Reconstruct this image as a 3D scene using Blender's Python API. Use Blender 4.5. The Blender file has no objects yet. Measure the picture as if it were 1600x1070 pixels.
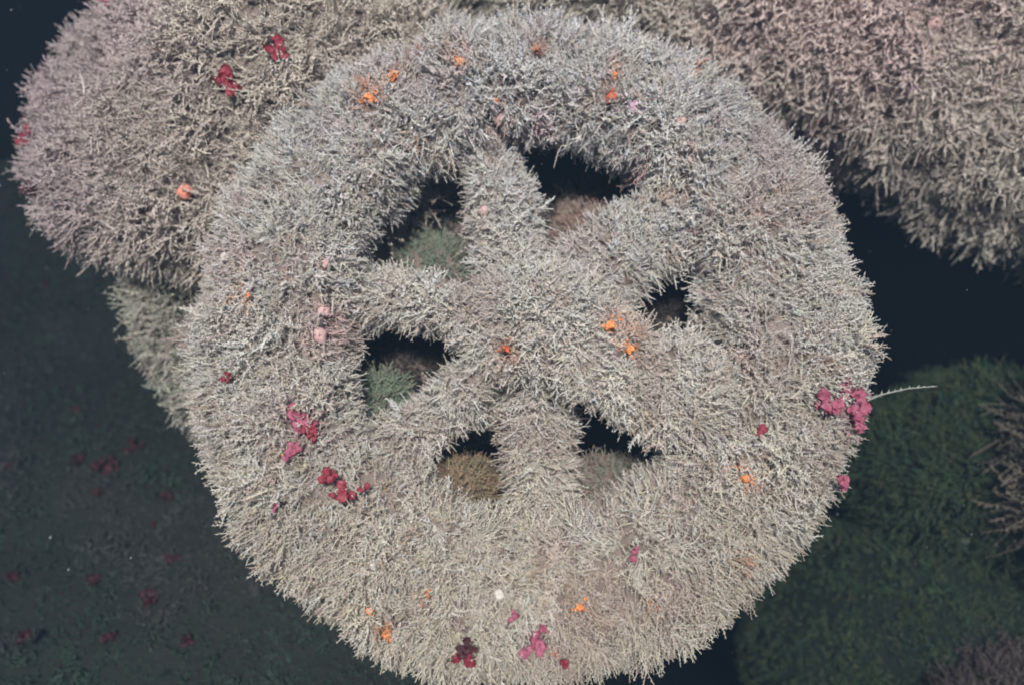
import bpy, math, random
import numpy as np
from mathutils import Vector, Matrix, noise
from mathutils.bvhtree import BVHTree

S = bpy.context.scene
COL = S.collection
R = math.radians

# ------------------------------------------------------------------ camera
PITCH = R(50)
CAM = Vector((0, 0, 1.30))
TAN = 0.566
FWD = Vector((0, math.cos(PITCH), -math.sin(PITCH)))
UP = Vector((0, math.sin(PITCH), math.cos(PITCH)))
RIGHT = Vector((1, 0, 0))
cam_d = bpy.data.cameras.new("camera")
cam_d.sensor_width = 36
cam_d.lens = 18 / TAN
cam_d.clip_start = 0.02
cam_d.clip_end = 60
cam_d.dof.use_dof = True
cam_d.dof.focus_distance = 1.0
cam_d.dof.aperture_fstop = 2.2
cam = bpy.data.objects.new("camera", cam_d)
cam.location = CAM
cam.rotation_euler = (math.pi / 2 - PITCH, 0, 0)
COL.objects.link(cam)
S.camera = cam

# ------------------------------------------------------------------ light
SUN_EL, SUN_AZ = R(67), R(184)          # azimuth from +Y, clockwise
sunv = Vector((math.sin(SUN_AZ) * math.cos(SUN_EL), math.cos(SUN_AZ) * math.cos(SUN_EL), math.sin(SUN_EL)))
sun_d = bpy.data.lights.new("sun", 'SUN')
sun_d.energy = 5.0
sun_d.angle = R(10)
sun_d.color = (1.0, 0.96, 0.90)
sun = bpy.data.objects.new("sun", sun_d)
sun.rotation_euler = sunv.to_track_quat('Z', 'Y').to_euler()
sun.location = (0, -1, 4)
COL.objects.link(sun)
W = bpy.data.worlds.new("World")
S.world = W
W.use_nodes = True
wn = W.node_tree.nodes
sky = wn.new('ShaderNodeTexSky')
sky.sky_type = 'NISHITA'
sky.sun_disc = False
sky.sun_elevation = SUN_EL
sky.sun_rotation = SUN_AZ
wn['Background'].inputs['Strength'].default_value = 0.09
W.node_tree.links.new(sky.outputs[0], wn['Background'].inputs['Color'])
S.view_settings.view_transform = 'Standard'
S.view_settings.look = 'None'
S.view_settings.gamma = 1
S.view_settings.exposure = 2.08
S.cycles.filter_width = 1.9
S.cycles.max_bounces = 5
S.cycles.diffuse_bounces = 3
S.cycles.transmission_bounces = 2
S.cycles.volume_bounces = 0

rng = np.random.default_rng(11)
random.seed(11)

# ------------------------------------------------------------------ helpers
def at(px, py, depth):
    """world point seen at photo pixel (1600x1070) at a depth along the view axis"""
    x = (px - 800) / 800 * TAN
    y = (535 - py) / 800 * TAN
    return CAM + (FWD + RIGHT * x + UP * y) * depth

def ray(px, py):
    return (at(px, py, 1.0) - CAM).normalized()

def tag(o, label=None, cat=None, group=None, kind=None):
    if label: o['label'] = label
    if cat: o['category'] = cat
    if group: o['group'] = group
    if kind: o['kind'] = kind
    return o

def empty(name, mat=None):
    o = bpy.data.objects.new(name, None)
    o.empty_display_size = 0.05
    COL.objects.link(o)
    if mat is not None: o.matrix_world = mat
    return o

def mesh_obj(name, V, F, mat, parent=None, colors=None, smooth=True):
    V = np.ascontiguousarray(V, dtype=np.float32)
    F = np.ascontiguousarray(F, dtype=np.int32)
    n, k = F.shape
    me = bpy.data.meshes.new(name)
    me.vertices.add(len(V)); me.vertices.foreach_set('co', V.ravel())
    me.loops.add(n * k); me.loops.foreach_set('vertex_index', F.ravel())
    me.polygons.add(n)
    me.polygons.foreach_set('loop_start', np.arange(0, n * k, k, dtype=np.int32))
    me.update(calc_edges=True)
    if smooth:
        me.polygons.foreach_set('use_smooth', np.ones(n, dtype=bool))
    if colors is not None:
        a = me.attributes.new('tint', 'FLOAT_COLOR', 'POINT')
        c = np.ones((len(V), 4), dtype=np.float32); c[:, :3] = colors
        a.data.foreach_set('color', c.ravel())
    if mat: me.materials.append(mat)
    o = bpy.data.objects.new(name, me)
    COL.objects.link(o)
    if parent: o.parent = parent
    return o

def vnormals(V, F):
    N = np.zeros_like(V)
    a, b, c = V[F[:, 0]], V[F[:, 1]], V[F[:, 2]]
    fn = np.cross(b - a, c - a)
    if F.shape[1] == 4:
        fn = np.cross(c - a, V[F[:, 3]] - b)
    for k in range(F.shape[1]):
        np.add.at(N, F[:, k], fn)
    L = np.linalg.norm(N, axis=1, keepdims=True)
    return N / np.maximum(L, 1e-12)

def grid_faces(n, m, wrap_n, wrap_m):
    i = np.arange(n if wrap_n else n - 1); j = np.arange(m if wrap_m else m - 1)
    I, J = np.meshgrid(i, j, indexing='ij')
    I2, J2 = (I + 1) % n, (J + 1) % m
    return np.stack([I * m + J, I2 * m + J, I2 * m + J2, I * m + J2], -1).reshape(-1, 4)

def nz(p, s, off=0.0):
    return noise.noise(Vector((p[0] * s + off, p[1] * s + off * 1.7, p[2] * s - off)))

def lump(V, F, amp, scale, off=0.0, amp2=0.0, scale2=40):
    N = vnormals(V, F)
    d = np.array([amp * nz(p, scale, off) + amp2 * nz(p, scale2, off + 5) for p in V])
    return V + N * d[:, None]

def sphere_grid(n=48, m=25):
    th = np.linspace(0, 2 * np.pi, n, endpoint=False)
    ph = np.linspace(0.02, np.pi - 0.02, m)
    T, P = np.meshgrid(th, ph, indexing='ij')
    V = np.stack([np.cos(T) * np.sin(P), np.sin(T) * np.sin(P), np.cos(P)], -1).reshape(-1, 3)
    F = grid_faces(n, m, True, False)[:, ::-1]
    return V, F

def orient(V, F):
    """make faces point away from the centre of a closed, roughly star-shaped body"""
    c = V.mean(0)
    N = vnormals(V, F)
    if ((V - c) * N).sum() < 0: F = F[:, ::-1]
    return F

# ------------------------------------------------------------------ materials
def new_mat(name):
    m = bpy.data.materials.new(name); m.use_nodes = True
    nt = m.node_tree
    for n in list(nt.nodes): nt.nodes.remove(n)
    out = nt.nodes.new('ShaderNodeOutputMaterial')
    return m, nt, out

def fur_mat(name, transl=0.25):
    m, nt, out = new_mat(name)
    at_ = nt.nodes.new('ShaderNodeAttribute'); at_.attribute_name = 'tint'
    rnd = nt.nodes.new('ShaderNodeNewGeometry')
    mr = nt.nodes.new('ShaderNodeMapRange')
    mr.inputs['To Min'].default_value = 0.9; mr.inputs['To Max'].default_value = 1.1
    nt.links.new(rnd.outputs['Random Per Island'], mr.inputs['Value'])
    mul = nt.nodes.new('ShaderNodeVectorMath'); mul.operation = 'SCALE'
    nt.links.new(at_.outputs['Color'], mul.inputs[0]); nt.links.new(mr.outputs[0], mul.inputs['Scale'])
    d = nt.nodes.new('ShaderNodeBsdfDiffuse'); t = nt.nodes.new('ShaderNodeBsdfTranslucent')
    mix = nt.nodes.new('ShaderNodeMixShader'); mix.inputs[0].default_value = transl
    nt.links.new(mul.outputs[0], d.inputs[0]); nt.links.new(mul.outputs[0], t.inputs[0])
    nt.links.new(d.outputs[0], mix.inputs[1]); nt.links.new(t.outputs[0], mix.inputs[2])
    nt.links.new(mix.outputs[0], out.inputs['Surface'])
    return m

def mottled(name, cols, scale=18, rough=0.85, bump=0.4, bscale=120, detail=6):
    m, nt, out = new_mat(name)
    b = nt.nodes.new('ShaderNodeBsdfPrincipled')
    b.inputs['Roughness'].default_value = rough
    b.inputs['Specular IOR Level'].default_value = 0.2
    tc = nt.nodes.new('ShaderNodeTexCoord')
    n1 = nt.nodes.new('ShaderNodeTexNoise'); n1.inputs['Scale'].default_value = scale
    n1.inputs['Detail'].default_value = detail; n1.inputs['Roughness'].default_value = 0.65
    nt.links.new(tc.outputs['Object'], n1.inputs['Vector'])
    cr = nt.nodes.new('ShaderNodeValToRGB')
    el = cr.color_ramp.elements
    while len(el) < len(cols): el.new(0.5)
    for i, c in enumerate(cols):
        el[i].position = 0.28 + 0.44 * i / (len(cols) - 1)
        el[i].color = (*c, 1)
    nt.links.new(n1.outputs[0], cr.inputs[0]); nt.links.new(cr.outputs[0], b.inputs['Base Color'])
    n2 = nt.nodes.new('ShaderNodeTexNoise'); n2.inputs['Scale'].default_value = bscale; n2.inputs['Detail'].default_value = 5
    nt.links.new(tc.outputs['Object'], n2.inputs['Vector'])
    bp = nt.nodes.new('ShaderNodeBump'); bp.inputs['Strength'].default_value = bump; bp.inputs['Distance'].default_value = 0.01
    nt.links.new(n2.outputs[0], bp.inputs['Height']); nt.links.new(bp.outputs[0], b.inputs['Normal'])
    nt.links.new(b.outputs[0], out.inputs['Surface'])
    return m

def blade_mat(name, c1, c2, transl=0.25, scale=60):
    m, nt, out = new_mat(name)
    tc = nt.nodes.new('ShaderNodeTexCoord')
    n1 = nt.nodes.new('ShaderNodeTexNoise'); n1.inputs['Scale'].default_value = scale; n1.inputs['Detail'].default_value = 4
    nt.links.new(tc.outputs['Object'], n1.inputs['Vector'])
    cr = nt.nodes.new('ShaderNodeValToRGB')
    cr.color_ramp.elements[0].position = 0.35; cr.color_ramp.elements[0].color = (*c1, 1)
    cr.color_ramp.elements[1].position = 0.65; cr.color_ramp.elements[1].color = (*c2, 1)
    nt.links.new(n1.outputs[0], cr.inputs[0])
    b = nt.nodes.new('ShaderNodeBsdfPrincipled'); b.inputs['Roughness'].default_value = 0.55
    b.inputs['Specular IOR Level'].default_value = 0.25
    t = nt.nodes.new('ShaderNodeBsdfTranslucent')
    mix = nt.nodes.new('ShaderNodeMixShader'); mix.inputs[0].default_value = transl
    nt.links.new(cr.outputs[0], b.inputs['Base Color']); nt.links.new(cr.outputs[0], t.inputs[0])
    nt.links.new(b.outputs[0], mix.inputs[1]); nt.links.new(t.outputs[0], mix.inputs[2])
    nt.links.new(mix.outputs[0], out.inputs['Surface'])
    return m

M_FUR = fur_mat('hydroid')
M_ALGA = fur_mat('green_turf', 0.2)
M_CRUST = mottled('encrusted_iron', [(0.05, 0.045, 0.04), (0.12, 0.09, 0.075), (0.17, 0.125, 0.11), (0.13, 0.11, 0.09)], 22)
M_ROCK = mottled('dark_rock', [(0.008, 0.012, 0.009), (0.014, 0.02, 0.012), (0.022, 0.024, 0.016)], 9)
M_BED = mottled('silt', [(0.018, 0.020, 0.017), (0.022, 0.023, 0.020), (0.026, 0.025, 0.023)], 9, bump=0.8, bscale=60)
M_RED = blade_mat('red_blade', (0.19, 0.018, 0.03), (0.28, 0.035, 0.055))
M_MAGENTA = blade_mat('magenta_blade', (0.29, 0.06, 0.10), (0.38, 0.11, 0.16))
M_DKRED = blade_mat('dark_red_blade', (0.045, 0.012, 0.016), (0.08, 0.02, 0.026))
M_ORANGE = blade_mat('orange_sponge', (0.58, 0.15, 0.05), (0.72, 0.30, 0.11), 0.1, 120)
M_RUST = blade_mat('rusty_sponge', (0.34, 0.05, 0.03), (0.5, 0.13, 0.05), 0.1, 120)
M_PINK = blade_mat('pink_tunic', (0.46, 0.27, 0.25), (0.54, 0.36, 0.33), 0.2, 90)
M_MAUVE = blade_mat('mauve_tunic', (0.36, 0.2, 0.27), (0.46, 0.30, 0.36), 0.2, 90)
M_SALMON = blade_mat('salmon_tunic', (0.62, 0.19, 0.13), (0.72, 0.30, 0.22), 0.2, 90)
M_PALE = blade_mat('pale_shell', (0.45, 0.38, 0.33), (0.56, 0.50, 0.45), 0.1, 90)
M_SNOW = blade_mat('snow_fleck', (0.12, 0.13, 0.13), (0.2, 0.21, 0.2), 0.3, 90)

# ------------------------------------------------------------------ hydroid tufts
def basis(d):
    d = d / np.linalg.norm(d)
    a = np.array([1.0, 0, 0]) if abs(d[0]) < 0.8 else np.array([0, 1.0, 0])
    u = np.cross(d, a); u /= np.linalg.norm(u)
    return u, np.cross(d, u), d

def plume(r, L, base, d0, bl=0.0052, step=0.0018, rad=0.0007):
    """one feather: a curved stem with short branchlets left and right; returns verts, tris"""
    u, v, w = basis(np.array(d0, float))
    bend = r.uniform(-0.45, 0.45, 2)
    n = 4
    ts = np.linspace(0, 1, n)
    def pos(t): return np.array(base) + L * (w * t + (u * bend[0] + v * bend[1]) * t * t)
    V, F = [], []
    for k, t in enumerate(ts):
        rr = rad * (1.1 - 0.6 * t)
        p = pos(t)
        for a in (0, 2.094, 4.189):
            V.append(p + rr * (u * math.cos(a) + v * math.sin(a)))
    for k in range(n - 1):
        for a in range(3):
            i0, i1 = k * 3 + a, k * 3 + (a + 1) % 3
            F += [(i0, i1, i1 + 3), (i0, i1 + 3, i0 + 3)]
    spin = r.uniform(0, 6.28); nb = max(4, int(L * 0.93 / step))
    for k in range(nb):
        t = 0.06 + 0.93 * (k + r.uniform(-0.3, 0.3)) / nb
        p = pos(t); tg = pos(t + 0.02) - pos(t); tg /= np.linalg.norm(tg)
        ang = spin + math.pi * (k % 2) + r.uniform(-0.75, 0.75) + t * 1.5
        lat = u * math.cos(ang) + v * math.sin(ang)
        ln = bl * r.uniform(0.5, 1.25) * (1.1 - 0.45 * t)
        dr = tg * r.uniform(0.2, 0.85) + lat * 0.95; dr /= np.linalg.norm(dr)
        q1 = np.cross(dr, tg); q1 /= max(np.linalg.norm(q1), 1e-9); q2 = np.cross(dr, q1)
        i0 = len(V); rb = rad * r.uniform(0.9, 1.25)
        V += [p + q1 * rb, p - q1 * rb * 0.5 + q2 * rb * 0.87, p - q1 * rb * 0.5 - q2 * rb * 0.87, p + dr * ln]
        F += [(i0, i0 + 1, i0 + 3), (i0 + 1, i0 + 2, i0 + 3), (i0 + 2, i0, i0 + 3)]
    return V, F

def make_proto(r, L, n_pl, splay=0.3, forks=0, **kw):
    V, F = [], []
    for k in range(n_pl):
        d = np.array([r.normal(0, splay), r.normal(0, splay), 1.0])
        b = np.array([r.normal(0, 0.0025), r.normal(0, 0.0025), -0.004])
        Lk = L * r.uniform(0.5, 1.05)
        v, f = plume(r, Lk, b, d, **kw)
        o = len(V); V += v; F += [(a + o, b_ + o, c + o) for a, b_, c in f]
        for q in range(r.integers(0, forks + 1)):          # side fronds part-way up the stem
            j = (1 if r.random() < 0.4 else 2) * 3
            pb = (np.array(v[j]) + np.array(v[j + 1]) + np.array(v[j + 2])) / 3
            dd = d / np.linalg.norm(d) + r.normal(0, 0.55, 3)
            v2, f2 = plume(r, Lk * r.uniform(0.35, 0.55), pb, dd, **kw)
            o = len(V); V += v2; F += [(a + o, b_ + o, c + o) for a, b_, c in f2]
    return np.array(V), np.array(F)

PROTOS = [make_proto(rng, 0.039, 4, 0.36, 2) for _ in range(18)]
PROTOS_SHORT = [make_proto(rng, 0.033, 4, 0.38, 2) for _ in range(12)]
PROTOS_MOSS = [make_proto(rng, 0.018, 4, step=0.0065, rad=0.0013, bl=0.006) for _ in range(8)]
PROTOS_COARSE = [make_proto(rng, 0.040, 4, 0.34, 1, step=0.0025, rad=0.0009, bl=0.0054) for _ in range(8)]
PROTOS_HULL = [make_proto(rng, 0.046, 5, 0.24, 1, step=0.0028, rad=0.00095, bl=0.006) for _ in range(10)]
PROTOS_LONG = [make_proto(rng, 0.064, 3, 0.2, step=0.0031, rad=0.0012, bl=0.0105) for _ in range(10)]
PROTOS_TURF = [make_proto(rng, 0.02, 3, step=0.005, rad=0.0013, bl=0.007) for _ in range(6)]

PAL = np.array([[0.64, 0.57, 0.50], [0.67, 0.635, 0.59], [0.59, 0.52, 0.42], [0.63, 0.53, 0.50], [0.52, 0.47, 0.41], [0.40, 0.27, 0.21]])
PALW = np.array([0.25, 0.27, 0.16, 0.14, 0.12, 0.06])

def coat(name, parent, V, F, count, protos, mat, pal=PAL, size=(0.75, 1.2), spread=0.35, flow=None, flow_amt=0.0,
         patch=None, keep=None, palw=None, seed=1, kind='stuff', clump=20.0, sizefn=None):
    """cover a surface (verts, quads in the parent's space) with tufts; one mesh"""
    r = np.random.default_rng(seed)
    N = vnormals(V, F)
    tri = np.concatenate([F[:, [0, 1, 2]], F[:, [0, 2, 3]]]) if F.shape[1] == 4 else F
    a, b, c = V[tri[:, 0]], V[tri[:, 1]], V[tri[:, 2]]
    area = np.linalg.norm(np.cross(b - a, c - a), axis=1)
    ti = r.choice(len(tri), count, p=area / area.sum())
    s, t = r.random(count), r.random(count)
    fl = s + t > 1; s[fl] = 1 - s[fl]; t[fl] = 1 - t[fl]
    w0 = (1 - s - t)[:, None]; s_, t_ = s[:, None], t[:, None]
    T = tri[ti]
    P = V[T[:, 0]] * w0 + V[T[:, 1]] * s_ + V[T[:, 2]] * t_
    Nn = N[T[:, 0]] * w0 + N[T[:, 1]] * s_ + N[T[:, 2]] * t_
    Nn /= np.linalg.norm(Nn, axis=1, keepdims=True)
    if keep is not None:
        k = keep(P, Nn, r); P, Nn = P[k], Nn[k]
    n = len(P)
    cv = np.array([noise.noise_vector(Vector(p * clump) + Vector((seed, 0, 0))) for p in P])
    big = np.array([nz(p, 9.0, seed * 3.1) for p in P])
    mid = np.array([nz(p, 26.0, seed * 1.7) + 0.5 * nz(p, 60.0, seed * 0.7) for p in P])
    cv2 = np.array([noise.noise_vector(Vector(p * clump * 2.7) + Vector((0, seed, 3))) for p in P])
    D = Nn + cv * spread * 2.2 + cv2 * spread * 1.7 + r.normal(0, spread * 0.3, (n, 3))
    if flow is not None: D += (flow(P) if callable(flow) else np.array(flow)[None]) * flow_amt
    D /= np.linalg.norm(D, axis=1, keepdims=True)
    sc = r.uniform(size[0], size[1], n) * (1.0 + 0.3 * big) * np.clip(1.0 + 0.6 * mid, 0.55, 1.45)
    if sizefn is not None: sc = sc * sizefn(P)
    ref = np.where(np.abs(D[:, :1]) < 0.8, np.array([[1.0, 0, 0]]), np.array([[0, 1.0, 0]]))
    U = np.cross(D, ref); U /= np.linalg.norm(U, axis=1, keepdims=True)
    Wv = np.cross(D, U)
    sp = r.uniform(0, 6.283, n)[:, None]
    U2 = U * np.cos(sp) + Wv * np.sin(sp); W2 = -U * np.sin(sp) + Wv * np.cos(sp)
    if palw is None: palw = np.ones(len(pal)) / len(pal)
    ci = r.choice(len(pal), n, p=palw)
    C = pal[ci] * 0.5 + pal[r.choice(len(pal), n, p=palw)] * 0.5
    C = C * r.uniform(0.9, 1.1, n)[:, None]
    if patch is not None: C = patch(P, C, r)
    which = r.integers(0, len(protos), n)
    VV, FF, CC = [], [], []; off = 0
    for q, (pv, pf) in enumerate(protos):
        ix = np.nonzero(which == q)[0]
        if not len(ix): continue
        X = (pv[None, :, 0:1] * U2[ix, None] + pv[None, :, 1:2] * W2[ix, None] + pv[None, :, 2:3] * D[ix, None]) * sc[ix, None, None] + P[ix, None]
        nv = len(pv)
        VV.append(X.reshape(-1, 3))
        FF.append((pf[None] + (np.arange(len(ix)) * nv)[:, None, None] + off).reshape(-1, 3))
        CC.append(np.repeat(C[ix], nv, axis=0)); off += nv * len(ix)
    o = mesh_obj(name, np.concatenate(VV), np.concatenate(FF), mat, parent, np.concatenate(CC), smooth=False)
    if kind: o['kind'] = kind
    return o

TARGETS = []                     # (verts in world, faces) of everything a small creature may sit on
def register(root, V, F, lift):
    Mw = np.array(root.matrix_world) if root else np.eye(4)
    TARGETS.append((V @ Mw[:3, :3].T + Mw[:3, 3], F, lift))

def tinted(base, root_mat, spots):
    """sponge also grows along the stems around a colony; the whole coat also shifts in tint with height"""
    inv = root_mat.inverted()
    pts = []
    rs = np.random.default_rng(77)
    for k in range(46):            # faint small colonies all over
        a, q = rs.uniform(0, 6.283), rs.uniform(0.22, 0.36)
        pts.append((q * math.cos(a), q * math.sin(a), rs.uniform(0.004, 0.010), [(0.62, 0.36, 0.30), (0.60, 0.30, 0.16), (0.5, 0.30, 0.33), (0.6, 0.45, 0.44)][k % 4]))
    for px, py, rad, col in spots:
        o = inv @ CAM; d = (inv.to_3x3() @ ray(px, py))
        t = (0.055 - o.z) / d.z
        p = o + d * t
        pts.append((p.x, p.y, rad, col))
    def f(P, C, r):
        C = base(P, C, r)
        g = np.clip(P[:, 1:2] / 0.4 + r.normal(0, 0.25, (len(P), 1)), -1, 1)
        C = C * (1 + g * np.array([-0.02, 0.015, 0.095]))  # growth colour runs bluer towards the wheel's top, warmer towards its bottom
        for x, y, rad, col in pts:
            d = np.hypot(P[:, 0] - x, P[:, 1] - y)
            k = (np.exp(-(d / rad) ** 2) * r.uniform(0.0, 1.0, len(P)))[:, None]
            C = C * (1 - k) + np.array(col) * k
        return C
    return f

def pink_patch(scale, thr, col, amt=0.7, off=0.0):
    col = np.array(col)
    def f(P, C, r):
        v = np.array([nz(p, scale, off) for p in P])
        k = np.clip((v - thr) / 0.2, 0, 1)[:, None] * amt
        return C * (1 - k) + col * k
    return f

# ------------------------------------------------------------------ the spoked wheel
def frame_matrix(center, tilt_up, tilt_side=0.0, roll=0.0):
    """local Z looks back at the camera, tilted; local Y is up in the picture"""
    z = (-FWD * math.cos(tilt_up) + UP * math.sin(tilt_up)).normalized()
    z = (z * math.cos(tilt_side) + RIGHT * math.sin(tilt_side)).normalized()
    x = UP.cross(z).normalized()
    y = z.cross(x).normalized()
    m = Matrix((x, y, z)).transposed().to_4x4()
    m = Matrix.Translation(center) @ m @ Matrix.Rotation(roll, 4, 'Z')
    return m

def rim_mesh(r_mid, half_w, half_t, n=220, m=44, sup=2.6, seed=0.0, cone=0.0, wob=0.008, shift=0.0):
    th = np.linspace(0, 2 * np.pi, n, endpoint=False)
    ph = np.linspace(0, 2 * np.pi, m, endpoint=False)
    T, Pp = np.meshgrid(th, ph, indexing='ij')
    c, s = np.cos(Pp), np.sin(Pp)
    cc = np.sign(c) * np.abs(c) ** (2 / sup); ss = np.sign(s) * np.abs(s) ** (2 / sup)
    lift_ = shift * np.clip(np.sin(T), 0, 1) ** 1.5
    hw = half_w - lift_ * 0.5
    r = r_mid + lift_ * 0.5 + hw * cc
    z = half_t * ss - cone * cc * half_w
    V = np.stack([r * np.cos(T), r * np.sin(T), z], -1).reshape(-1, 3)
    F = grid_faces(n, m, True, True)
    V = lump(V, F, wob, 9, seed, wob * 0.4, 30)
    return V, F

def bar_mesh(p0, p1, w0, w1, t, n=26, m=24, seed=0.0, bow=0.0):
    """a spoke: a rounded bar from p0 to p1 (local), width across the wheel plane, thickness t along the axis"""
    p0, p1 = np.array(p0, float), np.array(p1, float)
    d = p1 - p0; d /= np.linalg.norm(d)
    side = np.cross(np.array([0, 0, 1.0]), d); side /= np.linalg.norm(side)
    nrm = np.cross(d, side)
    V = []
    for i in range(n):
        f = i / (n - 1)
        cap = math.sqrt(max(0.0, 1 - (abs(2 * f - 1)) ** 8)) * 0.98 + 0.02
        w = (w0 * (1 - f) + w1 * f) * cap; tt = t * cap
        ctr = p0 + (p1 - p0) * f + nrm * bow * math.sin(math.pi * f)
        for j in range(m):
            a = 2 * math.pi * j / m
            c, s = math.cos(a), math.sin(a)
            V.append(ctr + side * w * math.copysign(abs(c) ** 0.8, c) + nrm * tt * math.copysign(abs(s) ** 0.8, s))
    V = np.array(V); F = orient(V, grid_faces(n, m, False, True))
    return lump(V, F, 0.006, 14, seed), F

def hub_mesh(rx, ry, rz, c, seed=0.0):
    V, F = sphere_grid(60, 31)
    V = np.sign(V) * np.abs(V) ** 0.85
    V = V * np.array([rx, ry, rz]) + np.array(c)
    F = orient(V, F)
    return lump(V, F, 0.008, 12, seed), F

def spoked_wheel(label, mat, rim, hub, spokes, dens, protos, pal, patch=None, palw=None, seed=5, group=None, size=(0.75, 1.2), stubs=()):
    root = empty('spoked_wheel', mat)
    tag(root, label, 'wheel', group)
    V, F = rim
    r_in, r_out = np.hypot(V[:, 0], V[:, 1]).min(), np.hypot(V[:, 0], V[:, 1]).max()
    def inner(P):
        f = np.clip((np.hypot(P[:, 0], P[:, 1]) - r_in) / (r_out - r_in), 0, 1)
        return 0.95 + 0.05 * np.clip(f / 0.45, 0, 1)
    def comb(P):
        rr = np.hypot(P[:, 0], P[:, 1]); f = np.clip((rr - r_in) / (r_out - r_in), 0, 1)
        k = np.interp(f, [0, 0.3, 0.5, 1.0], [-0.35, -0.05, 0.3, 0.5])
        d = np.stack([P[:, 0] / rr, P[:, 1] / rr, np.zeros(len(P))], -1) * k[:, None]
        d[:, 1] -= 0.12
        return d
    def comb_mid(P):
        rr = np.hypot(P[:, 0], P[:, 1]) + 0.02
        return np.stack([P[:, 0] / rr * 0.3, P[:, 1] / rr * 0.3 - 0.25, np.zeros(len(P))], -1)
    Mi = mat.inverted(); camL = np.array(Mi @ CAM)
    def keep(P, N, r):
        to = camL - P; to /= np.linalg.norm(to, axis=1, keepdims=True)
        f = (to * N).sum(1)
        return (f > -0.45) | (r.random(len(P)) < 0.35)
    def add(name, V, F, sd):
        F = F
        o = mesh_obj(name, V, F, M_CRUST, root)
        area = 0.0
        a, b, c, d = (V[F[:, k]] for k in range(4))
        area = 0.5 * np.linalg.norm(np.cross(c - a, d - b), axis=1).sum()
        coat('hydroid_turf', o, V, F, int(area * dens * (1.0 if name == 'rim' else 1.5)), protos if name == 'rim' or protos is not PROTOS else PROTOS_SHORT, M_FUR, pal=pal, keep=keep, patch=patch, palw=palw, seed=sd, size=size if name == 'rim' else (size[0] * 0.9, size[1] * 1.0), sizefn=inner if name == 'rim' else None,
             flow=comb if name == 'rim' else comb_mid, flow_amt=1.0, spread=0.42)
        register(root, V, F, 0.026)
        return o
    add('rim', V, F, seed)
    add('hub', hub[0], hub[1], seed + 1)
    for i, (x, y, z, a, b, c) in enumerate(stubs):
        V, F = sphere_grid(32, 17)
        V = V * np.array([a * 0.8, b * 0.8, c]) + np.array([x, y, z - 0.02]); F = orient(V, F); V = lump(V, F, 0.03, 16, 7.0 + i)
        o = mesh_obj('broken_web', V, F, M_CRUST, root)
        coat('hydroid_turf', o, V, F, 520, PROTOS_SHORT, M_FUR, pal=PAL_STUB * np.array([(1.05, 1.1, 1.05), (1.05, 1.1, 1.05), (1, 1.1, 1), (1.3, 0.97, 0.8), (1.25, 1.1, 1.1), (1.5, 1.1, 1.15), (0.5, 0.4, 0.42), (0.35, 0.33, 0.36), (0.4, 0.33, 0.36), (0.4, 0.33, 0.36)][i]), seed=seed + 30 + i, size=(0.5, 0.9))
    for i, (sv, sf) in enumerate(spokes):
        add('spoke', sv, sf, seed + 2 + i)
    return root

MW = frame_matrix(at(825, 521, 1.075), R(10), R(0))
def pol(r, deg, z): return (r * math.cos(R(deg)), r * math.sin(R(deg)), z)
rim = rim_mesh(0.300, 0.076, 0.05, seed=1.3, cone=0.12, shift=0.034, sup=3.2)
hub = hub_mesh(0.086, 0.058, 0.04, (0.016, 0.004, 0.03), 2.2)
spk = []
for k, (deg, w0, w1, z0, z1) in enumerate([(102, 0.025, 0.028, 0.01, -0.018), (167, 0.02, 0.019, 0.025, -0.005), (221, 0.016, 0.02, 0.01, -0.01),
                                           (275, 0.023, 0.033, -0.005, -0.03), (335, 0.041, 0.05, 0.045, 0.05), (39, 0.042, 0.036, 0.025, 0.01)]):
    spk.append(bar_mesh(pol(0.04, deg, z0), pol(0.235, deg, z1), w0, w1, 0.026, seed=3.0 + k))
STUBS = [(-0.122, 0.098, -0.075, 0.055, 0.035, 0.03), (0.045, 0.088, -0.07, 0.04, 0.03, 0.03), (-0.172, -0.085, -0.06, 0.04, 0.045, 0.04),
         (-0.075, -0.19, -0.06, 0.05, 0.035, 0.04), (0.095, -0.178, -0.055, 0.06, 0.035, 0.04), (0.075, 0.135, -0.085, 0.05, 0.05, 0.03),
         (0.085, 0.175, -0.12, 0.075, 0.06, 0.03), (-0.09, 0.15, -0.12, 0.07, 0.06, 0.03), (0.185, 0.02, -0.11, 0.05, 0.07, 0.03), (-0.15, -0.03, -0.12, 0.06, 0.05, 0.03)]
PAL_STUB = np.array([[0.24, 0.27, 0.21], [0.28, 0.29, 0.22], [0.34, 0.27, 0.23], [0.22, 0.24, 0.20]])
wheel_patch = pink_patch(11, 0.28, (0.50, 0.39, 0.35), 0.5, 4.0)
ORG, RST, PNK = (0.66, 0.24, 0.09), (0.45, 0.16, 0.09), (0.62, 0.40, 0.38)
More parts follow.
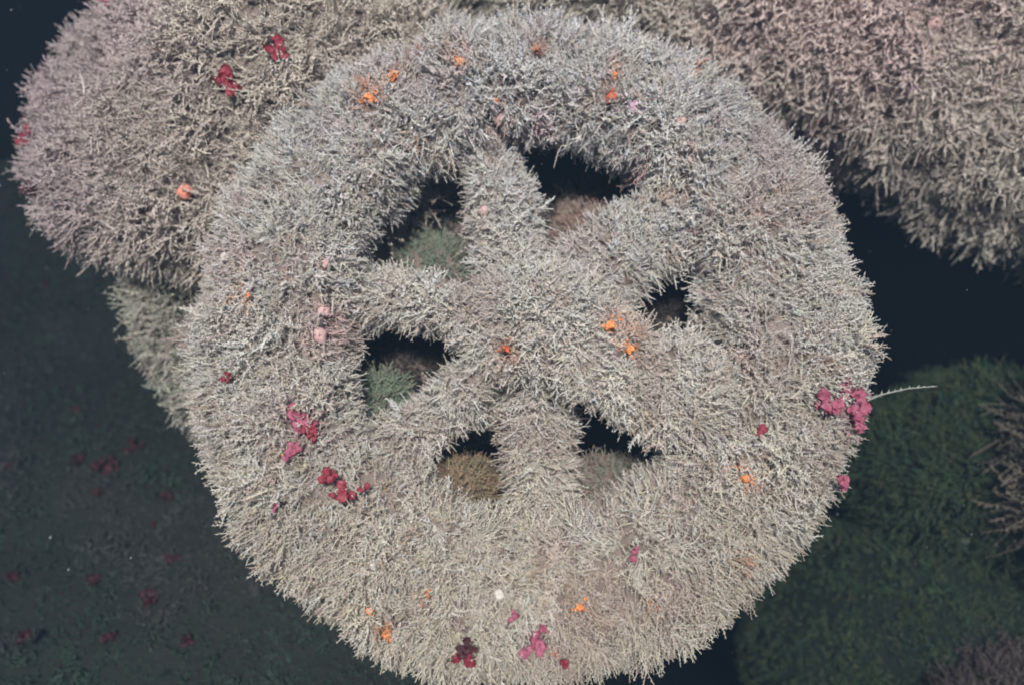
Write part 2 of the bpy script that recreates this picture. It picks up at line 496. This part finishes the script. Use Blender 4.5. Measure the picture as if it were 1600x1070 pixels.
wheel_patch = tinted(wheel_patch, MW, [
    (577, 153, 0.016, ORG), (612, 112, 0.014, RST), (720, 97, 0.014, ORG), (955, 150, 0.013, RST), (960, 112, 0.010, ORG), (650, 85, 0.012, RST),
    (955, 510, 0.013, ORG), (985, 545, 0.015, ORG), (1165, 742, 0.013, ORG), (606, 975, 0.008, ORG), (580, 945, 0.007, ORG), (668, 925, 0.007, ORG),
    (906, 940, 0.007, RST), (780, 185, 0.018, PNK), (792, 545, 0.014, RST), (500, 520, 0.02, PNK), (505, 485, 0.015, PNK), (1030, 970, 0.008, PNK),
    (1020, 935, 0.006, ORG), (740, 755, 0.02, RST), (720, 415, 0.022, PNK), (640, 570, 0.025, (0.6, 0.56, 0.58)), (390, 460, 0.010, ORG), (540, 80, 0.02, PNK),
    (838, 78, 0.014, RST), (470, 665, 0.018, (0.5, 0.22, 0.26)), (840, 1000, 0.018, (0.5, 0.24, 0.27)), (1320, 635, 0.018, (0.5, 0.26, 0.3)), (370, 400, 0.022, PNK)])
spoked_wheel('big six-spoked wreck wheel thickly furred with pale beige hydroids, filling the middle', MW, rim, hub, spk,
             20500, PROTOS, PAL, wheel_patch, PALW, seed=21, stubs=STUBS, size=(0.5, 0.98))

# the paired wheel behind it
MB = frame_matrix(at(532, 450, 1.33), R(7), R(0), R(20))
rimb = rim_mesh(0.215, 0.065, 0.05, seed=8.3, n=160, m=32)
hubb = hub_mesh(0.06, 0.06, 0.04, (0, 0, 0.0), 5.2)
spb = [bar_mesh(pol(0.04, d, 0), pol(0.17, d, 0), 0.02, 0.02, 0.02, seed=12.0 + d) for d in (20, 80, 140, 200, 260, 320)]
PAL_B = np.array([[0.60, 0.51, 0.43], [0.56, 0.52, 0.42], [0.56, 0.46, 0.42], [0.50, 0.50, 0.40]])
spoked_wheel('dimmer brown hydroid-covered wheel mostly hidden behind the big pale wheel', MB, rimb, hubb, spb,
             8500, PROTOS_COARSE, PAL_B, None, seed=51)

# ------------------------------------------------------------------ other wreck pieces
def body(name, label, cat, mat4, V, F, dens, protos, furmat, pal, surf=M_CRUST, flow=None, flow_amt=0.0, patch=None, seed=1,
         size=(0.8, 1.2), lift=0.026, partname='hydroid_turf', bodyname='shell', spread=0.35, clump=22.0):
    root = empty(name, mat4); tag(root, label, cat)
    mesh_obj(bodyname, V, F, surf, root)
    camL = np.array(mat4.inverted() @ CAM)
    def keep(P, N, r):
        to = camL - P; to /= np.linalg.norm(to, axis=1, keepdims=True)
        return (to * N).sum(1) > -0.4
    a, b, c, d = (V[F[:, k]] for k in range(4))
    area = 0.5 * np.linalg.norm(np.cross(c - a, d - b), axis=1).sum()
    coat(partname, root, V, F, int(area * dens), protos, furmat, pal=pal, keep=keep, flow=flow, flow_amt=flow_amt, patch=patch,
         seed=seed, size=size, spread=spread, clump=clump)
    register(root, V, F, lift)
    return root

# upper-left drum
V, F = sphere_grid(70, 37)
V = np.sign(V) * np.abs(V) ** 0.88 * np.array([0.31, 0.232, 0.14]); F = orient(V, F); V = lump(V, F, 0.05, 6, 3.0)
PAL_UL = np.array([[0.58, 0.48, 0.43], [0.60, 0.52, 0.46], [0.56, 0.49, 0.41], [0.54, 0.43, 0.41]])
def zone_patch(cx, cy, rad, col_in, col_out, amt):
    def f(P, C, r):
        n = np.array([nz(p, 8, 4.0) for p in P]) * 0.6 + r.normal(0, 0.12, len(P))
        k = np.clip(1.2 - np.hypot(P[:, 0] - cx, P[:, 1] - cy) / rad + n, 0, 1)[:, None]
        return C * (1 - amt) + (np.array(col_in) * k + np.array(col_out) * (1 - k)) * amt
    return f
drum_patch = zone_patch(-0.27, 0.04, 0.32, (0.57, 0.43, 0.44), (0.57, 0.49, 0.40), 0.65)
body('wreck_drum', 'rounded mauve-brown hydroid-covered wreck drum at the upper left of the big wheel', 'wreck piece',
     frame_matrix(at(395, 185, 1.28), R(8), R(-8)), V, F, 10500, PROTOS_COARSE, M_FUR, PAL_UL, flow=(-0.5, -0.1, 0), flow_amt=0.7, seed=71,
     patch=drum_patch)

# hull section, upper right
def capsule(L, rad, n=90, m=64):
    V = []
    for i in range(n):
        f = i / (n - 1)
        cap = math.sqrt(max(0, 1 - abs(2 * f - 1) ** 10)) * 0.97 + 0.03
        for j in range(m):
            a = 2 * math.pi * j / m
            V.append(((f - 0.5) * L, math.cos(a) * rad * cap, math.sin(a) * rad * cap))
    V = np.array(V); return V, orient(V, grid_faces(n, m, False, True))
V, F = capsule(2.0, 1.0)
V[:, 1:] = np.sign(V[:, 1:]) * np.abs(V[:, 1:]) ** 0.75 * np.array([0.345, 0.15]); V = lump(V, F, 0.035, 5, 6.0)
HM = frame_matrix(at(1466, -62, 1.38), R(9), R(0), R(-25))
PAL_H = np.array([[0.62, 0.54, 0.47], [0.66, 0.59, 0.52], [0.60, 0.49, 0.44], [0.64, 0.51, 0.47]])
body('hull_section', 'long rounded hull section with drooping grey-green hydroid plumes at the upper right', 'wreck hull', HM, V, F, 12000,
     PROTOS_HULL, M_FUR, PAL_H, flow=(-0.4, -0.92, 0.1), flow_amt=1.7, spread=0.2, seed=91, size=(0.8, 1.3), lift=0.02,
     patch=zone_patch(-0.08, -0.18, 0.26, (0.63, 0.45, 0.42), (0.62, 0.54, 0.45), 0.65))

# green rocks, lower right
PAL_G = np.array([[0.078, 0.118, 0.066], [0.10, 0.138, 0.07], [0.14, 0.14, 0.074], [0.064, 0.104, 0.074]])
V, F = sphere_grid(60, 31); V = V * np.array([0.26, 0.17, 0.2]); F = orient(V, F); V = lump(V, F, 0.035, 6, 1.0)
body('algae_rock', 'dark green algae-covered rock beside the right rim of the big wheel', 'rock', frame_matrix(at(1560, 745, 1.6), R(12)), V, F,
     15000, PROTOS_COARSE, M_ALGA, PAL_G, surf=M_ROCK, flow=(0.35, -0.5, 0.2), flow_amt=0.6, seed=101, partname='algae_turf', bodyname='stone', size=(0.8, 1.2), lift=0.01)
V, F = sphere_grid(60, 31); V = V * np.array([0.36, 0.25, 0.24]); F = orient(V, F); V = lump(V, F, 0.03, 5, 4.0)
body('algae_rock', 'broad mossy green rock in the bottom right corner below the other green rock', 'rock', frame_matrix(at(1480, 1000, 1.62), R(25)), V, F,
     14000, PROTOS_TURF, M_ALGA, PAL_G * 1.0, surf=M_ROCK, flow=(0.2, -0.3, 0.2), flow_amt=0.4, seed=111, partname='algae_turf', bodyname='stone', lift=0.008)
PAL_BR = np.array([[0.25, 0.20, 0.15], [0.29, 0.24, 0.18], [0.22, 0.175, 0.15]])
V, F = sphere_grid(50, 27); V = V * np.array([0.10, 0.13, 0.11]); F = orient(V, F); V = lump(V, F, 0.025, 8, 7.0)
body('hydroid_boulder', 'brown hydroid-tufted boulder cut off by the right edge beside the green rock', 'boulder', frame_matrix(at(1732, 725, 1.36), R(5)), V, F,
     11000, PROTOS_LONG, M_FUR, PAL_BR, seed=121, size=(0.8, 1.3), bodyname='stone')
V, F = sphere_grid(50, 27); V = V * np.array([0.2, 0.1, 0.14]); F = orient(V, F); V = lump(V, F, 0.025, 8, 2.0)
body('hydroid_boulder', 'low mauve-brown furred boulder in the very bottom right corner', 'boulder', frame_matrix(at(1640, 1130, 1.38), R(15)), V, F,
     12000, PROTOS_COARSE, M_FUR, PAL_BR * np.array([0.8, 0.75, 0.85]), seed=131, bodyname='stone')

# ------------------------------------------------------------------ seabed
def smooth(a, b, x):
    t = np.clip((x - a) / (b - a), 0, 1); return t * t * (3 - 2 * t)
def spaced(lo, hi, c, n, k=2.2):
    t = np.linspace(-1, 1, n); s = np.sinh(k * t) / np.sinh(k)
    return np.where(s < 0, c + s * (c - lo), c + s * (hi - c))
gx = spaced(-7, 7, -0.7, 190, 2.6); gy = spaced(-4, 12, 0.9, 190, 2.6)
GX, GY = np.meshgrid(gx, gy, indexing='ij')
def bed_z(x, y):
    p = (x, y, 0.0)
    z = 0.10 * nz(p, 1.3, 2.0) + 0.035 * nz(p, 4.0, 6.0) + 0.012 * nz(p, 13.0, 1.0) + 0.006 * nz(p, 40.0, 3.0)
    drop = float(smooth(-0.12, 0.3, np.array(x + 0.25 * (y - 0.6)))) * 1.5
    far = float(smooth(1.5, 2.6, np.array(y - 0.5 * (x + 1.0)))) * 0.6
    return z - drop - far
BZ = np.array([[bed_z(x, y) for y in gy] for x in gx])
V = np.stack([GX, GY, BZ], -1).reshape(-1, 3); F = grid_faces(190, 190, False, False)
bed = mesh_obj('seabed', V, F, M_BED); bed['kind'] = 'structure'
register(None, V, F, 0.006)
near = (GX.reshape(-1) > -1.5) & (GX.reshape(-1) < 0.3) & (GY.reshape(-1) > 0.1) & (GY.reshape(-1) < 2.2)
Fn = F[near[F].all(1)]
PAL_T = np.array([[0.055, 0.074, 0.060], [0.062, 0.076, 0.064], [0.052, 0.073, 0.055], [0.070, 0.073, 0.066]])
_pa, _pb = pink_patch(5, 0.0, (0.112, 0.102, 0.102), 0.8, 3.0), pink_patch(4, 0.0, (0.068, 0.098, 0.078), 0.8, 7.0)
def two_patches(P, C, r): return _pa(P, _pb(P, C, r), r)
tf = coat('seabed_turf', None, V, Fn, 60000, PROTOS_MOSS, M_ALGA, pal=PAL_T * 1.2, seed=141, patch=two_patches, size=(0.5, 1.0), spread=0.7)
tag(tf, 'short dark green algal turf on the seabed at lower left', 'algal turf', kind='stuff')

# ------------------------------------------------------------------ small growths
TV, TF, TL = [], [], []
o_ = 0
for v, f, l in TARGETS:
    f3 = np.concatenate([f[:, [0, 1, 2]], f[:, [0, 2, 3]]])
    TV.append(v); TF.append(f3 + o_); TL.append(np.full(len(f3), l)); o_ += len(v)
TV = np.concatenate(TV); TF = np.concatenate(TF); TL = np.concatenate(TL)
BVH = BVHTree.FromPolygons([tuple(p) for p in TV], [tuple(int(i) for i in t) for t in TF])

def spot(px, py, extra=0.0, bed=False):
    """where the sight line through a photo pixel meets the growth; past a rim it ends among the outermost fronds"""
    d = ray(px, py)
    hub_px = (395, 185) if px < 420 and py < 330 else (1466, -62) if px > 1190 and py < 250 else (1480, 1000) if px > 1400 and py > 700 else (825, 520)
    for k in range(14):
        q = (px + (hub_px[0] - px) * k * 0.02, py + (hub_px[1] - py) * k * 0.02)
        loc, n, i, dist = BVH.ray_cast(CAM, ray(*q))
        if loc is not None and (bed or TL[i] > 0.0065): break
    if loc is None: return None
    if k: loc = CAM + d * dist
    if n.dot(d) > 0: n = -n
    mix = (n * 0.45 - d * 0.55).normalized()
    return loc - d * (TL[i] + extra) , mix, dist

def place(o, px, py, extra=0.0, roll=0.0, bed=False):
    s = spot(px, py, extra, bed)
    if s is None:
        print('NO HIT', o.name, px, py); return
    loc, n, dist = s
    q = n.to_track_quat('Z', 'Y')
    o.matrix_world = Matrix.Translation(loc) @ q.to_matrix().to_4x4() @ Matrix.Rotation(roll, 4, 'Z')
    return dist

def blade_cluster(seed, size, n=5, slim=1.0):
    """ruffled leaf-like lobes, each a thin closed sheet"""
    r = np.random.default_rng(seed)
    VV, FF = [], []
    for k in range(n):
        L = size * r.uniform(0.4, 0.8); wd = L * r.uniform(0.4, 0.65) * slim
        yaw = r.uniform(0, 6.283); pitch = r.uniform(-0.1, 0.4)
        base = np.array([r.normal(0, size * 0.36), r.normal(0, size * 0.2), r.uniform(-0.005, 0.002)])
        nu, nv = 9, 7
        ph = r.uniform(0, 6.28, 3)
        top = []
        for i in range(nu):
            u = i / (nu - 1)
            hw = wd * (math.sin(math.pi * min(1, u * 0.92 + 0.07)) ** 0.7) * (1 + 0.3 * math.sin(u * 17 + ph[0]) + 0.15 * math.sin(u * 41 + ph[1])) * r.uniform(0.7, 1.2)
            for j in range(nv):
                v = j / (nv - 1) * 2 - 1
                top.append((u * L + 0.1 * L * abs(v) * math.sin(v * 9 + ph[1]), v * hw,
                            0.10 * L * math.sin(u * 5 + ph[2]) + 0.13 * L * v * v * math.sin(u * 9 + v * 3 + ph[1])))
        top = np.array(top); bot = top - np.array([0, 0, 0.0009])
        q = grid_faces(nu, nv, False, False)
        m = nu * nv
        edge = [i * nv for i in range(nu)] + [(nu - 1) * nv + j for j in range(1, nv)] + [i * nv + nv - 1 for i in range(nu - 2, -1, -1)] + [j for j in range(nv - 2, 0, -1)]
        side = np.array([(edge[a], edge[(a + 1) % len(edge)], edge[(a + 1) % len(edge)] + m, edge[a] + m) for a in range(len(edge))])
        P = np.concatenate([top, bot]); Q = np.concatenate([q, q[:, ::-1] + m, side])
        cp, sp_ = math.cos(pitch), math.sin(pitch); cy, sy = math.cos(yaw), math.sin(yaw)
        X = P[:, 0] * cp - P[:, 2] * sp_; Z = P[:, 0] * sp_ + P[:, 2] * cp
        P = np.stack([X * cy - P[:, 1] * sy, X * sy + P[:, 1] * cy, Z], -1) + base
        FF.append(Q + sum(len(a) for a in VV)); VV.append(P)
    return np.concatenate(VV), np.concatenate(FF)

def blob_cluster(seed, size, n=6):
    """ragged lumps of sponge grown into one another"""
    r = np.random.default_rng(seed); VV, FF = [], []
    for k in range(n):
        V, F = sphere_grid(22, 12)
        sz = size * (r.uniform(0.5, 0.7) if k == 0 else r.uniform(0.12, 0.3))
        V = V * np.array([sz, sz * r.uniform(0.5, 0.9), sz * r.uniform(0.4, 0.9)])
        F = orient(V, F)
        V = lump(V, F, sz * 0.75, 1.5 / sz, seed % 50 + k, sz * 0.4, 4 / sz)
        a = r.uniform(0, 6.283); c, s_ = math.cos(a), math.sin(a)
        V = V @ np.array([[c, s_, 0], [-s_, c, 0], [0, 0, 1]])
        if k: V = V + np.array([r.normal(0, size * 0.6), r.normal(0, size * 0.45), r.uniform(-0.7, 0.2) * size])
        FF.append(F + sum(len(q) for q in VV)); VV.append(V)
    return np.concatenate(VV), np.concatenate(FF)

def squirt_mesh(seed, size):
    """plump sac with a puckered opening on top"""
    n = 24
    prof = [(0.0, -0.6), (0.55, -0.55), (0.9, -0.2), (1.0, 0.15), (0.85, 0.55), (0.55, 0.8), (0.38, 0.92), (0.26, 0.9), (0.2, 0.7), (0.12, 0.5), (0.02, 0.45)]
    V = []
    for i in range(n):
        a = 2 * math.pi * i / n
        for rr, z in prof:
            k = 1 + 0.12 * math.sin(a * 4 + seed) * (1 if z > 0.4 else 0.4) + 0.08 * math.sin(a * 2 + seed * 2)
            V.append((math.cos(a) * rr * size * k, math.sin(a) * rr * size * k, z * size * 0.8))
    V = np.array(V); F = orient(V, grid_faces(n, len(prof), True, False))
    return lump(V, F, size * 0.12, 0.8 / size, seed), F

PXM = 0.00074
def things(kind, rows, group=None):
    for i, (px, py, spx, mat, label) in enumerate(rows):
        sz = spx * PXM * (0.95 if kind == 'red_alga' else 0.9)
        sd = int(px * 7 + py * 13)
        if kind == 'red_alga':
            V, F = blade_cluster(sd, sz * 0.55, 9 if spx > 26 else 5); cat = 'red alga'; ex = (0.001 if mat is not M_DKRED else 0.002) + (0.014 if py > 900 and 400 < px < 1200 else 0) + (0.01 if px > 1250 and py > 400 else 0)
        elif kind == 'orange_sponge':
            V, F = blob_cluster(sd, sz * 0.5, 14 if spx > 20 else 7); cat = 'sponge'; ex = -0.004
        elif kind == 'sea_squirt':
            V, F = squirt_mesh(sd % 97, sz * 0.5); cat = 'sea squirt'; ex = -0.011
        else:
            V, F = squirt_mesh(sd % 97, sz * 0.5); V = V * np.array([1, 1, 0.55]); cat = 'shell'; ex = -0.009
        o = mesh_obj(kind, V, F, mat)
        tag(o, label, cat, group)
        place(o, px, py, ex, roll=(sd % 628) / 100, bed='seabed' in label)

things('red_alga', [
    (432, 75, 46, M_RED, 'squarish crimson alga near the top of the upper left drum'),
    (348, 116, 46, M_RED, 'crimson alga blade on the upper left drum, below the squarish one'),
    (362, 138, 34, M_RED, 'lower tip of the slanting crimson alga on the upper left drum'),
    (40, 205, 44, M_RED, 'crimson alga on the far left tip of the upper left drum'),
    (46, 292, 40, M_DKRED, 'dull red alga low on the left edge of the upper left drum'),
    (165, 5, 24, M_MAGENTA, 'small magenta alga at the top left corner of the drum'),
    (474, 652, 50, M_MAGENTA, 'largest magenta alga on the left rim of the big wheel'),
    (484, 674, 32, M_RED, 'crimson alga tucked under the largest magenta alga on the left rim'),
    (458, 700, 34, M_MAGENTA, 'ragged magenta alga just below the largest one on the left rim'),
    (510, 742, 30, M_RED, 'short bright red alga on the lower left rim above the dark red one'),
    (533, 767, 42, M_RED, 'wide dark crimson alga on the lower left rim of the wheel'),
    (569, 761, 20, M_RED, 'tiny red alga just right of the wide crimson one on the rim'),
    (430, 790, 22, M_MAGENTA, 'small magenta sprig low on the left rim, below the red group'),
    (342, 438, 24, M_RED, 'thin slanting red alga near the upper left edge of the wheel'),
    (326, 448, 20, M_RED, 'thin upright red alga at the left edge of the wheel'),
    (353, 591, 22, M_RED, 'lone small red alga at mid height on the left edge of the wheel'),
    (1300, 634, 56, M_MAGENTA, 'rosy magenta alga on the right rim, the inner of a pair'),
    (1342, 622, 58, M_MAGENTA, 'rosy magenta alga on the right rim, the outer upper of a pair'),
    (1338, 648, 46, M_MAGENTA, 'short rosy alga under the outer magenta alga on the right rim'),
    (1320, 752, 30, M_MAGENTA, 'small upright magenta alga at the lower right edge of the wheel'),
    (1190, 672, 24, M_RED, 'thin dark red alga on the right rim, inward of the magenta pair'),
    (731, 1016, 34, M_DKRED, 'upper brownish red alga at the bottom edge of the wheel'),
    (730, 1034, 36, M_RED, 'crimson alga at the bottom edge of the wheel'),
    (838, 1006, 44, M_MAGENTA, 'pinkish red ragged alga near the bottom of the wheel'),
    (884, 1034, 22, M_RED, 'narrow red alga near the bottom edge, right of the pinkish one'),
    (804, 957, 22, M_MAGENTA, 'small purple-red sprig above the pinkish alga at the bottom'),
    (762, 633, 24, M_DKRED, 'small purplish alga in the notch under the hub'),
    (996, 5, 26, M_DKRED, 'dark red alga on the hull at the top edge'),
    (988, 858, 24, M_MAGENTA, 'faint mauve sprig on the lower right rim'),
], 'red algae on the wreck')
things('red_alga', [
    (72, 446, 34, M_DKRED, 'dark red alga on the seabed below the upper left drum'),
    (125, 640, 28, M_DKRED, 'dim red alga on the bare seabed at far left, mid height'),
    (210, 697, 40, M_DKRED, 'dark red alga on the seabed close to the wheel, uppermost of its cluster'),
    (168, 726, 52, M_DKRED, 'largest dark maroon alga on the seabed'),
    (118, 718, 36, M_DKRED, 'faint maroon alga left of the largest one on the seabed'),
    (265, 774, 40, M_DKRED, 'dark maroon alga on the seabed nearest the wheel'),
    (150, 768, 28, M_DKRED, 'reddish alga on the seabed under the largest maroon one'),
    (240, 818, 22, M_DKRED, 'tiny dark red alga on the seabed below the one nearest the wheel'),
    (265, 870, 32, M_DKRED, 'small maroon alga on the seabed beside the wheel\'s lower left'),
    (145, 906, 34, M_DKRED, 'dull maroon alga on open seabed at lower left'),
    (232, 934, 46, M_DKRED, 'conspicuous dark red alga on the seabed at lower left'),
    (172, 995, 32, M_DKRED, 'small maroon alga near the bottom of the seabed'),
    (35, 995, 30, M_DKRED, 'red-brown alga near the bottom left corner'),
    (22, 900, 34, M_DKRED, 'maroon alga at the left edge of the seabed'),
    (12, 728, 28, M_DKRED, 'maroon alga at the left edge, higher up the seabed'),
    (290, 1000, 30, M_DKRED, 'faint dark alga on the seabed under the wheel\'s lower edge'),
], 'dark red algae on the seabed')
things('orange_sponge', [
    (577, 153, 30, M_ORANGE, 'bright orange sponge patch on the upper left rim of the wheel'),
    (615, 117, 26, M_ORANGE, 'orange sponge on the upper rim, above the bright patch'),
    (720, 97, 24, M_ORANGE, 'orange sponge at the top of the rim above the upper spoke'),
    (648, 80, 14, M_RUST, 'tiny reddish sponge on the top rim between two orange ones'),
    (775, 157, 12, M_ORANGE, 'tiny orange sponge above the upper spoke'),
    (962, 116, 16, M_ORANGE, 'small orange sponge on the upper right rim'),
    (956, 152, 24, M_RUST, 'rusty red sponge on the upper right rim below the small orange one'),
    (838, 75, 14, M_ORANGE, 'faint orange fleck of sponge at the crest of the rim'),
    (953, 508, 26, M_ORANGE, 'brightest orange sponge right of the hub'),
    (984, 545, 24, M_ORANGE, 'orange sponge on the lower right spoke below the brightest one'),
    (1158, 730, 20, M_ORANGE, 'upper vivid orange sponge on the lower right rim'),
    (1166, 747, 26, M_ORANGE, 'lower vivid orange sponge on the lower right rim'),
    (605, 990, 24, M_ORANGE, 'orange sponge near the bottom left edge of the wheel'),
    (577, 955, 20, M_ORANGE, 'small orange sponge above the one at the bottom left edge'),
    (668, 930, 16, M_ORANGE, 'small orange sponge on the lower rim'),
    (906, 948, 24, M_ORANGE, 'reddish orange sponge on the lower rim right of centre'),
    (868, 1020, 16, M_RUST, 'pale rusty sponge between red algae at the bottom'),
    (738, 758, 34, M_RUST, 'rust-brown sponge at the foot of the lower left gap in the wheel'),
    (388, 461, 14, M_ORANGE, 'tiny orange sponge on the left rim'),
    (444, 710, 14, M_ORANGE, 'tiny orange sponge beneath the magenta algae on the left rim'),
    (885, 372, 20, M_RUST, 'rusty sponge inside the upper right gap of the wheel'),
    (790, 545, 18, M_RUST, 'faint rusty sponge in the middle of the hub'),
    (1205, 152, 26, M_RUST, 'reddish sponge on the hull just clear of the wheel'),
    (1280, 186, 30, M_RUST, 'rusty sponge patch low on the hull'),
    (1420, 22, 20, M_ORANGE, 'small orange sponge near the top of the hull'),
    (132, 45, 18, M_RUST, 'small rusty sponge on the outer edge of the upper left drum'),
], 'orange sponges')
things('sea_squirt', [
    (289, 300, 30, M_SALMON, 'salmon-orange round sea squirt low on the upper left drum'),
    (993, 170, 28, M_MAUVE, 'mauve-pink sea squirt on the upper right rim'),
    (1064, 190, 18, M_PINK, 'small pale pink sea squirt far along the upper right rim'),
    (756, 331, 20, M_PINK, 'small pink sea squirt on the upper spoke'),
    (505, 413, 22, M_PINK, 'pale pink sea squirt on the left rim, highest of three'),
    (506, 486, 22, M_PINK, 'pale pink sea squirt on the left rim, middle of three'),
    (500, 525, 26, M_PINK, 'peachy sea squirt on the left rim, lowest of three'),
    (780, 187, 24, M_PINK, 'pink sea squirt above the upper spoke'),
    (1133, 727, 22, M_PINK, 'pale peach sea squirt next to the vivid orange sponges'),
    (1415, 66, 34, M_MAUVE, 'largest mauve sea squirt on the hull'),
    (1461, 37, 30, M_PINK, 'coral-pink sea squirt high on the hull'),
    (1320, 131, 26, M_MAUVE, 'mauve sea squirt with an open mouth in the middle of the hull'),
    (1420, 136, 40, M_MAUVE, 'broad dull mauve sea squirt on the hull below the largest one'),
    (1256, 70, 26, M_PINK, 'pink sea squirt on the hull near the wheel'),
    (1302, 52, 18, M_PINK, 'small coral sea squirt near the top of the hull'),
    (1560, 78, 24, M_PINK, 'dull pink sea squirt near the right end of the hull'),
    (1274, 178, 22, M_PINK, 'pink sea squirt low on the hull near its shaded edge'),
], 'sea squirts')
things('pale_shell', [
    (350, 402, 16, M_PALE, 'white shell at the upper left edge of the wheel'),
    (345, 520, 20, M_PALE, 'white shell at mid height on the left edge of the wheel'),
    (585, 882, 18, M_PALE, 'pale shell on the lower left rim'),
    (780, 928, 17, M_PALE, 'cream ring-shaped shell on the lower rim'),
    (835, 534, 12, M_PALE, 'tiny white shell in the middle of the hub'),
    (1248, 46, 16, M_PALE, 'white shell on the hull, left of the sea squirts'),
    (1335, 47, 18, M_PALE, 'pale yellowish shell high on the hull'),
    (1437, 804, 18, M_PALE, 'white shell on the crest of the broad mossy rock'),
    (1505, 840, 30, M_PALE, 'large yellowish white shell on the broad mossy rock'),
    (1503, 860, 16, M_PALE, 'small pinkish shell under the large one on the mossy rock'),
    (28, 484, 16, M_PALE, 'pale shell on the seabed at the far left'),
    (224, 783, 12, M_PALE, 'tiny white shell on the seabed beside a maroon alga'),
    (277, 36, 14, M_PALE, 'pale shell near the top of the upper left drum'),
], 'pale shells')

# long single plumes that reach out into the dark water
def long_plume(px0, py0, px1, py1, depth, label, mat, col, bl, step, rad):
    a, b = at(px0, py0, depth), at(px1, py1, depth)
    r = np.random.default_rng(px0)
    V, F = plume(r, (b - a).length, (0, 0, 0), b - a, bl=bl, step=step, rad=rad)
    V = np.array(V)
    o = mesh_obj('hydroid_plume', V, np.array(F), mat, None, np.tile(np.array(col), (len(V), 1)), smooth=False)
    o.location = a
    tag(o, label, 'hydroid')
long_plume(1340, 632, 1440, 577, 1.09, 'long beaded pale plume sticking out from the right rim over dark water', M_FUR, (0.36, 0.35, 0.31), 0.0052, 0.0036, 0.0016)
long_plume(1340, 625, 1385, 574, 1.09, 'short pale plume standing just left of the long beaded one', M_FUR, (0.42, 0.41, 0.36), 0.007, 0.003, 0.0012)
long_plume(1600, 640, 1515, 610, 1.42, 'thin bare strand reaching left from the brown boulder, upper one', M_FUR, (0.26, 0.24, 0.18), 0.002, 0.006, 0.0013)
long_plume(1600, 642, 1516, 626, 1.42, 'thin bare strand reaching left from the brown boulder, lower one', M_FUR, (0.26, 0.24, 0.18), 0.002, 0.006, 0.0011)

# ------------------------------------------------------------------ drifting flecks and the water itself
VV, FF, o_ = [], [], 0
bv, bf = sphere_grid(6, 5)
r = np.random.default_rng(5)
for k in range(420):
    d = r.uniform(0.75, 1.9)
    p = np.array(at(r.uniform(-60, 1660), r.uniform(-40, 1110), d))
    s = r.choice([0.0005, 0.0007, 0.001, 0.0016], p=[0.45, 0.33, 0.17, 0.05]) * d
    VV.append(bv * s * np.array([1, r.uniform(0.6, 1.4), r.uniform(0.6, 1.2)]) + p); FF.append(bf + o_); o_ += len(bv)
sn = mesh_obj('marine_snow', np.concatenate(VV), np.concatenate(FF), M_SNOW)
tag(sn, 'pale flecks drifting in the dark water', 'marine snow', kind='stuff')

def box(x0, x1, y0, y1, z0, z1):
    V = np.array([(x, y, z) for x in (x0, x1) for y in (y0, y1) for z in (z0, z1)], float)
    F = np.array([(0, 1, 3, 2), (4, 6, 7, 5), (0, 4, 5, 1), (2, 3, 7, 6), (0, 2, 6, 4), (1, 5, 7, 3)])
    return V, F
m, nt, out = new_mat('sea_haze')
pv = nt.nodes.new('ShaderNodeVolumePrincipled')
pv.inputs['Color'].default_value = (0.009, 0.0145, 0.0215, 1)
pv.inputs['Absorption Color'].default_value = (0.0, 0.003, 0.006, 1)
pv.inputs['Density'].default_value = 0.65
pv.inputs['Anisotropy'].default_value = 0.0
nt.links.new(pv.outputs[0], out.inputs['Volume'])
V, F = box(-7.6, 7.6, -4.6, 12.6, -3.2, 1.36)
hz = mesh_obj('haze', V, F, m, smooth=False)
tag(hz, 'dim blue-green sea water', 'water', kind='stuff')
